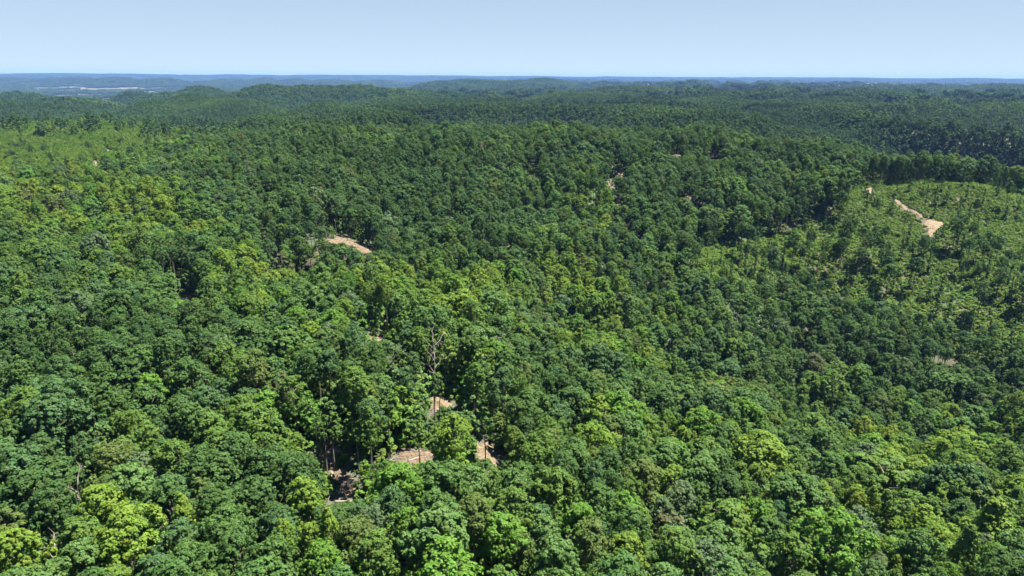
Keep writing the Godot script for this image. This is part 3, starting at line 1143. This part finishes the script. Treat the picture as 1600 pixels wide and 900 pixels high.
func build_fields() -> void:
	var looks := [
		["field", "long pale straw field nearest the hills in the farmed valley", Color(0.051, 0.070, 0.029)],
		["field", "thin pale strip of field below the blue ridge", Color(0.067, 0.073, 0.036)],
		["field", "broad tan ploughed field at the foot of the blue ridge", Color(0.069, 0.073, 0.038)],
		["field", "tan field at the far end of the farmed valley", Color(0.063, 0.070, 0.038)],
		["field", "grass green field in the middle of the farmed valley", Color(0.038, 0.067, 0.022)],
		["field", "tiny pale clearing among distant ridges", Color(0.089, 0.106, 0.067)],
		["field", "pale open hillside on a distant blue ridge", Color(0.053, 0.077, 0.038)],
	]
	for i in fields.size():
		var poly: PackedVector2Array = fields[i]
		var tris := Geometry2D.triangulate_polygon(poly)
		var st := SurfaceTool.new()
		st.begin(Mesh.PRIMITIVE_TRIANGLES)
		# cut each triangle small so that it follows the ground
		for t in range(0, tris.size(), 3):
			var a := poly[tris[t]]
			var b := poly[tris[t + 1]]
			var c := poly[tris[t + 2]]
			var n := 14
			for u in n:
				for w in n - u:
					var q := func(i_: int, j_: int) -> Vector3:
						var p: Vector2 = a + (b - a) * (float(i_) / n) + (c - a) * (float(j_) / n)
						return Vector3(p.x, ground_at(p.x, p.y) + 3.0, p.y)
					st.add_vertex(q.call(u, w)); st.add_vertex(q.call(u + 1, w)); st.add_vertex(q.call(u, w + 1))
					if u + w < n - 1:
						st.add_vertex(q.call(u + 1, w)); st.add_vertex(q.call(u + 1, w + 1)); st.add_vertex(q.call(u, w + 1))
		var m := StandardMaterial3D.new()
		m.albedo_texture = noise_texture(0.02, [[0.2, looks[i][2] * 0.75], [0.8, looks[i][2] * 1.2]], 40 + i)
		m.uv1_triplanar = true
		m.uv1_world_triplanar = true
		m.uv1_scale = Vector3(0.003, 0.003, 0.003)
		m.roughness = 0.95
		st.generate_normals()
		var o := mesh_node(st.commit(), m)
		put(o, looks[i][0])
		structure(o, looks[i][1], "field")


# ---------------------------------------------------------------- single things

func dead_tree(px: float, py: float, height: float, label: String, lean: float) -> void:
	var at := meet(px, py, CANOPY * 0.6)
	var root := Node3D.new()
	put(root, "dead_tree")
	root.position = at
	root.rotation.y = rng.randf() * TAU
	tag(root, label, "dead tree")
	var p := Pile.new()
	var points := [Vector3(0, -0.8, 0)]
	var radii := [0.24]
	var off := Vector3.ZERO
	for k in range(1, 7):
		off += Vector3(rng.randf_range(-0.3, 0.3) + lean, 0, rng.randf_range(-0.3, 0.3))
		points.append(Vector3(off.x, height * k / 6.0, off.z))
		radii.append(0.24 - 0.034 * k)
	p.bent(points, radii, 7)
	put(mesh_node(p.commit(), dead_bark), "trunk", root)
	for b in 11:
		var f := rng.randf_range(0.38, 0.96)
		var k := mini(int(f * 6.0), 5)
		var from: Vector3 = points[k].lerp(points[k + 1], f * 6.0 - k)
		var a := rng.randf() * TAU
		var l := height * rng.randf_range(0.14, 0.28) * (1.25 - 0.6 * f)
		var way := Vector3(cos(a), rng.randf_range(0.35, 1.1), sin(a)).normalized()
		var q := Pile.new()
		var mid := from + way * l * 0.5
		var tip := mid + (way + any_way() * 0.5).normalized() * l * 0.6
		q.bent([from, mid, tip], [0.085, 0.055, 0.02], 5)
		for s in 4:
			var base := mid.lerp(tip, rng.randf())
			q.tube(base, base + (way + any_way() * 0.9).normalized() * l * rng.randf_range(0.25, 0.5), 0.035, 0.012, 4)
		put(mesh_node(q.commit(), dead_bark), "branch", root)
	take(at.x, at.z, 1.6)
	dead_spots.append(at)

func bare_pole(px: float, py: float, height: float, label: String) -> void:
	# a thin trunk whose foot shows on bare ground, with a small tuft of leaves at its head
	var at := meet(px, py, 0.0)
	var root := Node3D.new()
	put(root, "slender_tree")
	root.position = at
	tag(root, label, "tree", "")
	var boughs := []
	var c := crown("oval", 1.9, height * 0.62, height, 18, Vector2(0.22, 0.38), 900, Vector2(0.14, 0.24), 0.15, boughs)
	put(mesh_node(trunk(height * 0.9, 0.20, boughs.slice(0, 4), 0.35).commit(), bark), "trunk", root)
	put(mesh_node(c.commit(), leaf_materials[["mid green", "deep green", "leaf green"][rng.randi() % 3]]), "crown", root)

func build_dead_trees() -> void:
	dead_tree(121, 782, 17.0, "grey bare dead tree beside bright yellow-green crowns", 0.1)
	dead_tree(86, 856, 15.0, "bleached dead tree with bare forked limbs in a dark gap", 0.25)
	dead_tree(330, 606, 15.0, "grey dead tree sunk among dark crowns", 0.0)
	dead_tree(676, 575, 21.0, "tall grey bare trunk above the pale sandy dirt patch", 0.0)
	dead_tree(784, 560, 20.0, "tall dead tree with fine bare limbs on the knoll", 0.05)
	dead_tree(90, 322, 16.0, "greyish bare tree on the slope below the old clear-cut", 0.0)
	dead_tree(512, 352, 18.0, "leaning pale dead trunk on the tan earth bank", 0.4)

func build_poles() -> void:
	var spots := [[760, 736, 14.0, "slender tree standing in the pinkish dirt patch"], [656, 730, 12.0, "slender tree at the edge of the reddish dirt track"], [680, 672, 15.0, "slender tree below the pale sandy dirt patch"],
		[512, 744, 15.0, "slender trunk at the edge of the littered clearing, by the dark crowns"], [524, 733, 14.0, "slender trunk in the middle of the littered clearing"], [498, 722, 15.0, "slender trunk at the upper end of the littered clearing"], [503, 736, 13.0, "pale slender trunk beside the littered clearing"],
		[562, 742, 13.0, "slender trunk where the littered clearing meets the dirt track"], [610, 716, 17.0, "tall slender tree at the head of the reddish dirt track"], [688, 660, 13.0, "slender grey tree just below the pale sandy dirt patch"],
		[1605, 660, 12.0, "slender tree at the foot of the cleared slope"]]
	for s in spots:
		bare_pole(s[0], s[1], s[2], s[3])

func build_logs() -> void:
	var spots := [[520, 752, "pale log lying across the upper littered clearing"], [548, 786, "log lying lengthwise in the lower littered clearing"], [556, 772, "broken log at the brink of the littered clearing"], [640, 722, "log beside the reddish dirt track"], [716, 648, "weathered log below the pale sandy dirt patch"], [730, 716, "log at the rim of the pinkish dirt patch"], [1470, 366, "pale log beside the bare landing in the clearing"]]
	for s in spots:
		var at := meet(s[0], s[1], 0.0)
		var root := Node3D.new()
		put(root, "fallen_log")
		var a := rng.randf() * TAU
		var half := Vector3(cos(a), 0, sin(a)) * rng.randf_range(2.2, 3.8)
		root.position = at
		tag(root, s[2], "log", "")
		var p := Pile.new()
		var e0 := -half
		var e1 := half
		e0.y = ground_at(at.x + e0.x, at.z + e0.z) - at.y + 0.35
		e1.y = ground_at(at.x + e1.x, at.z + e1.z) - at.y + 0.30
		p.bent([e0, e0.lerp(e1, 0.5) + Vector3(0, 0.05, 0), e1], [0.26, 0.21, 0.13], 7)
		put(mesh_node(p.commit(), dead_bark), "stem", root)
		for k in 3:
			var q := Pile.new()
			var from := e0.lerp(e1, rng.randf_range(0.45, 0.95))
			q.bent([from, from + (any_way() + Vector3(0, 1, 0)).normalized() * 0.9, from + (any_way() * 1.2 + Vector3(0, 1, 0)).normalized() * 1.7], [0.07, 0.05, 0.02], 5)
			put(mesh_node(q.commit(), dead_bark), "branch_stub", root)

func build_litter() -> void:
	# sticks and brush left on the logged knoll and the bare patches
	var p := Pile.new()
	for k in 7:
		var a := rng.randf() * TAU
		var from := Vector3(rng.randf_range(-0.8, 0.8), rng.randf_range(0.0, 0.25), rng.randf_range(-0.8, 0.8))
		p.tube(from, from + Vector3(cos(a), rng.randf_range(-0.05, 0.3), sin(a)) * rng.randf_range(0.8, 2.0), 0.05, 0.02, 4)
	var m := p.commit()
	m.surface_set_material(0, dead_bark)
	var spots := []
	for c in clear_points:
		if Vector2(c[0].x, c[0].z).length() > 420.0:
			continue
		for k in 9:
			var x: float = c[0].x + rng.randf_range(-6, 6)
			var z: float = c[0].z + rng.randf_range(-6, 6)
			spots.append([spot(x, ground_at(x, z) + 0.25, z, rng.randf_range(0.5, 1.1), 0.8), Color.WHITE])
	var o := Node3D.new()
	put(o, "brush_litter")
	stuff(o, "dry sticks and brush scattered over the bare logged ground", "litter")
	scatter(o, "sticks", m, spots)

func build_vines() -> void:
	# trunks wrapped in creepers, left standing in the clearing
	var known := [[1490, 272, 12], [1470, 300, 12], [1502, 292, 13], [1508, 315, 14], [1524, 272, 9], [1440, 308, 10], [1460, 322, 12], [1477, 318, 11], [1420, 300, 9], [1400, 306, 8], [1428, 278, 9], [1417, 272, 8],
		[1458, 340, 9], [1496, 345, 14], [1512, 350, 12], [1545, 290, 8], [1556, 300, 9], [1574, 290, 9], [1592, 296, 11], [1535, 318, 9], [1388, 285, 8], [1352, 310, 10], [1360, 318, 9], [1457, 390, 11], [1352, 330, 12],
		[1290, 345, 9], [1330, 360, 11], [1300, 372, 10], [1265, 380, 9], [1240, 395, 10], [1200, 402, 9], [1165, 400, 11], [1180, 425, 10], [1222, 430, 9], [1260, 440, 10], [1310, 420, 11], [1350, 440, 10], [1385, 430, 12],
		[1420, 450, 10], [1450, 470, 12], [1480, 500, 12], [1470, 545, 14], [1540, 540, 13], [1578, 540, 13], [1590, 500, 12], [1515, 520, 12], [1555, 470, 11], [1500, 440, 11], [1405, 485, 11], [1360, 480, 10], [1163, 420, 8], [1110, 440, 9], [1140, 450, 8], [1590, 330, 9], [1570, 342, 8]]
	var more := 0
	while more < 40:
		var q := Vector2(rng.randf_range(1090, 1600), rng.randf_range(275, 560))
		if inside(q, thinned):
			known.append([q.x, q.y, rng.randf_range(7.0, 13.5)])
			more += 1
	var tints := ["dark green", "dark green", "deep green"]
	var first := {}
	for i in known.size():
		var k: Array = known[i]
		var at := meet(k[0], k[1], 0.5)
		var n := rng.randi() % 3
		var tint: String = tints[rng.randi() % 3]
		var s: Dictionary = shapes["vine"][n]
		var key := "%d %s" % [n, tint]
		var root: Node3D
		if first.has(key):
			root = first[key].duplicate()
			put(root, "vine_covered_trunk")
		else:
			root = Node3D.new()
			put(root, "vine_covered_trunk")
			put(mesh_node(s.trunk, bark), "trunk", root)
			put(mesh_node(s.crown, leaf_materials[tint]), "creeper", root)
			first[key] = root
		var wide := rng.randf_range(0.75, 1.45)
		root.transform = Transform3D(Basis(Vector3.UP, rng.randf() * TAU).scaled_local(Vector3(wide, k[2] / 10.0, wide)), at)
		var place := "in the bright open clearing" if inside(Vector2(k[0], k[1]), clearing) else ("among bushes on the thinned slope" if k[1] < 460 else "at the foot of the thinned slope")
		var tall := "tall " if k[2] >= 12 else ("short " if k[2] <= 8 else "")
		tag(root, "%s%s%s creeper-covered trunk %s" % [tall, "stout " if wide > 1.2 else "", tint, place], "trunk", "creeper-covered trunks " + place)
		take(at.x, at.z, 1.2)

func build_tower() -> void:
	var at := meet(1460, 127.2, 0.0)
	var root := Node3D.new()
	put(root, "lookout_tower")
	root.position = at + Vector3(0, 14, 0)
	tag(root, "small lookout tower standing up on a far wooded hilltop", "tower")
	var steel := StandardMaterial3D.new()
	steel.albedo_color = lin(Color(0.16, 0.16, 0.16))
	steel.roughness = 0.7
	for sx in [-1, 1]:
		for sz in [-1, 1]:
			var p := Pile.new()
			p.tube(Vector3(sx * 5.0, -14, sz * 5.0), Vector3(sx * 2.4, 22, sz * 2.4), 0.5, 0.4)
			put(mesh_node(p.commit(), steel), "leg", root)
	var cab := BoxMesh.new()
	cab.size = Vector3(7, 5, 7)
	var o := mesh_node(cab, steel)
	put(o, "cabin", root)
	o.position.y = 24.5
	var roof := CylinderMesh.new()
	roof.bottom_radius = 6.0
	roof.top_radius = 0.2
	roof.height = 3.0
	roof.radial_segments = 4
	o = mesh_node(roof, steel)
	put(o, "roof", root)
	o.position.y = 28.5

func build_barns() -> void:
	var white := StandardMaterial3D.new()
	white.albedo_color = lin(Color(0.5, 0.5, 0.48))
	white.roughness = 0.8
	var tin := StandardMaterial3D.new()
	tin.albedo_color = lin(Color(0.3, 0.31, 0.32))
	tin.roughness = 0.5
	var spots := [[100, 143.0, "white farm building beside the green field"], [112, 152.8, "white farm building at the near edge of the straw field"], [146, 153.0, "pale farm building behind the straw field"], [178, 142.4, "pale barn below the broad tan field"], [232, 141.6, "white barn at the far end of the farmed valley"], [252, 142.0, "pale barn beside the far tan field"], [60, 141.4, "small white barn below the pale strip of field"]]
	for s in spots:
		var at := meet(s[0], s[1], 1.0)
		var root := Node3D.new()
		put(root, "barn")
		root.position = at
		root.rotation.y = rng.randf() * TAU
		tag(root, s[2], "barn", "farm buildings in the valley")
		var hall := BoxMesh.new()
		hall.size = Vector3(26, 9, 14)
		var o := mesh_node(hall, white)
		put(o, "wall", root)
		o.position.y = 4.0
		var prism := PrismMesh.new()
		prism.size = Vector3(16, 6, 28)
		o = mesh_node(prism, tin)
		put(o, "roof", root)
		o.position.y = 11.4
		o.rotation.y = PI / 2


# ---------------------------------------------------------------- the scene

func _ready() -> void:
	var camera := Camera3D.new()
	camera.name = "camera"
	camera.fov = rad_to_deg(2.0 * atan(450.0 / FOCAL))
	camera.near = 0.5
	camera.far = 60000.0
	camera.position = Vector3(0, CAM_Y, 0)
	camera.basis = Basis(Vector3.RIGHT, deg_to_rad(-PITCH)) * Basis(Vector3.BACK, deg_to_rad(ROLL))
	add_child(camera)
	camera.current = true

	var sky := ProceduralSkyMaterial.new()
	sky.sky_top_color = Color(0.168, 0.262, 0.388)
	sky.sky_horizon_color = Color(0.405, 0.450, 0.482)
	sky.sky_curve = 0.16
	sky.ground_bottom_color = Color(0.20, 0.24, 0.18)
	sky.ground_horizon_color = Color(0.355, 0.40, 0.44)
	sky.sun_angle_max = 6.0
	var env := Environment.new()
	env.background_mode = Environment.BG_SKY
	env.sky = Sky.new()
	env.sky.sky_material = sky
	env.tonemap_mode = Environment.TONE_MAPPER_LINEAR
	env.tonemap_exposure = 4.9
	env.sdfgi_enabled = true
	env.ssao_enabled = true
	env.ssil_enabled = true
	env.fog_enabled = true
	env.fog_density = 0.000029
	env.fog_light_color = Color(0.52, 0.69, 1.0)
	var around := WorldEnvironment.new()
	around.name = "environment"
	around.environment = env
	add_child(around)

	var sun := DirectionalLight3D.new()
	sun.name = "sun"
	sun.light_energy = 1.6
	sun.light_angular_distance = 0.53
	sun.light_color = Color(1.0, 0.965, 0.90)
	sun.shadow_enabled = true
	add_child(sun)
	var a := deg_to_rad(SUN_AZIMUTH)
	var e := deg_to_rad(SUN_HEIGHT)
	sun.look_at_from_position(Vector3.ZERO, -Vector3(sin(a) * cos(e), sin(e), -cos(a) * cos(e)))

	rng.seed = 20240611
	set_out_land()
	set_rings()
	set_materials()
	set_fields()
	build_ground()
	build_fields()
	build_bare_ground()
	set_shapes()
	build_dead_trees()
	plant_picked()
	build_vines()
	plant_wood()
	build_poles()
	build_logs()
	build_litter()
	build_trees()
	build_undergrowth()
	build_far_wood()
	build_tower()
	build_barns()
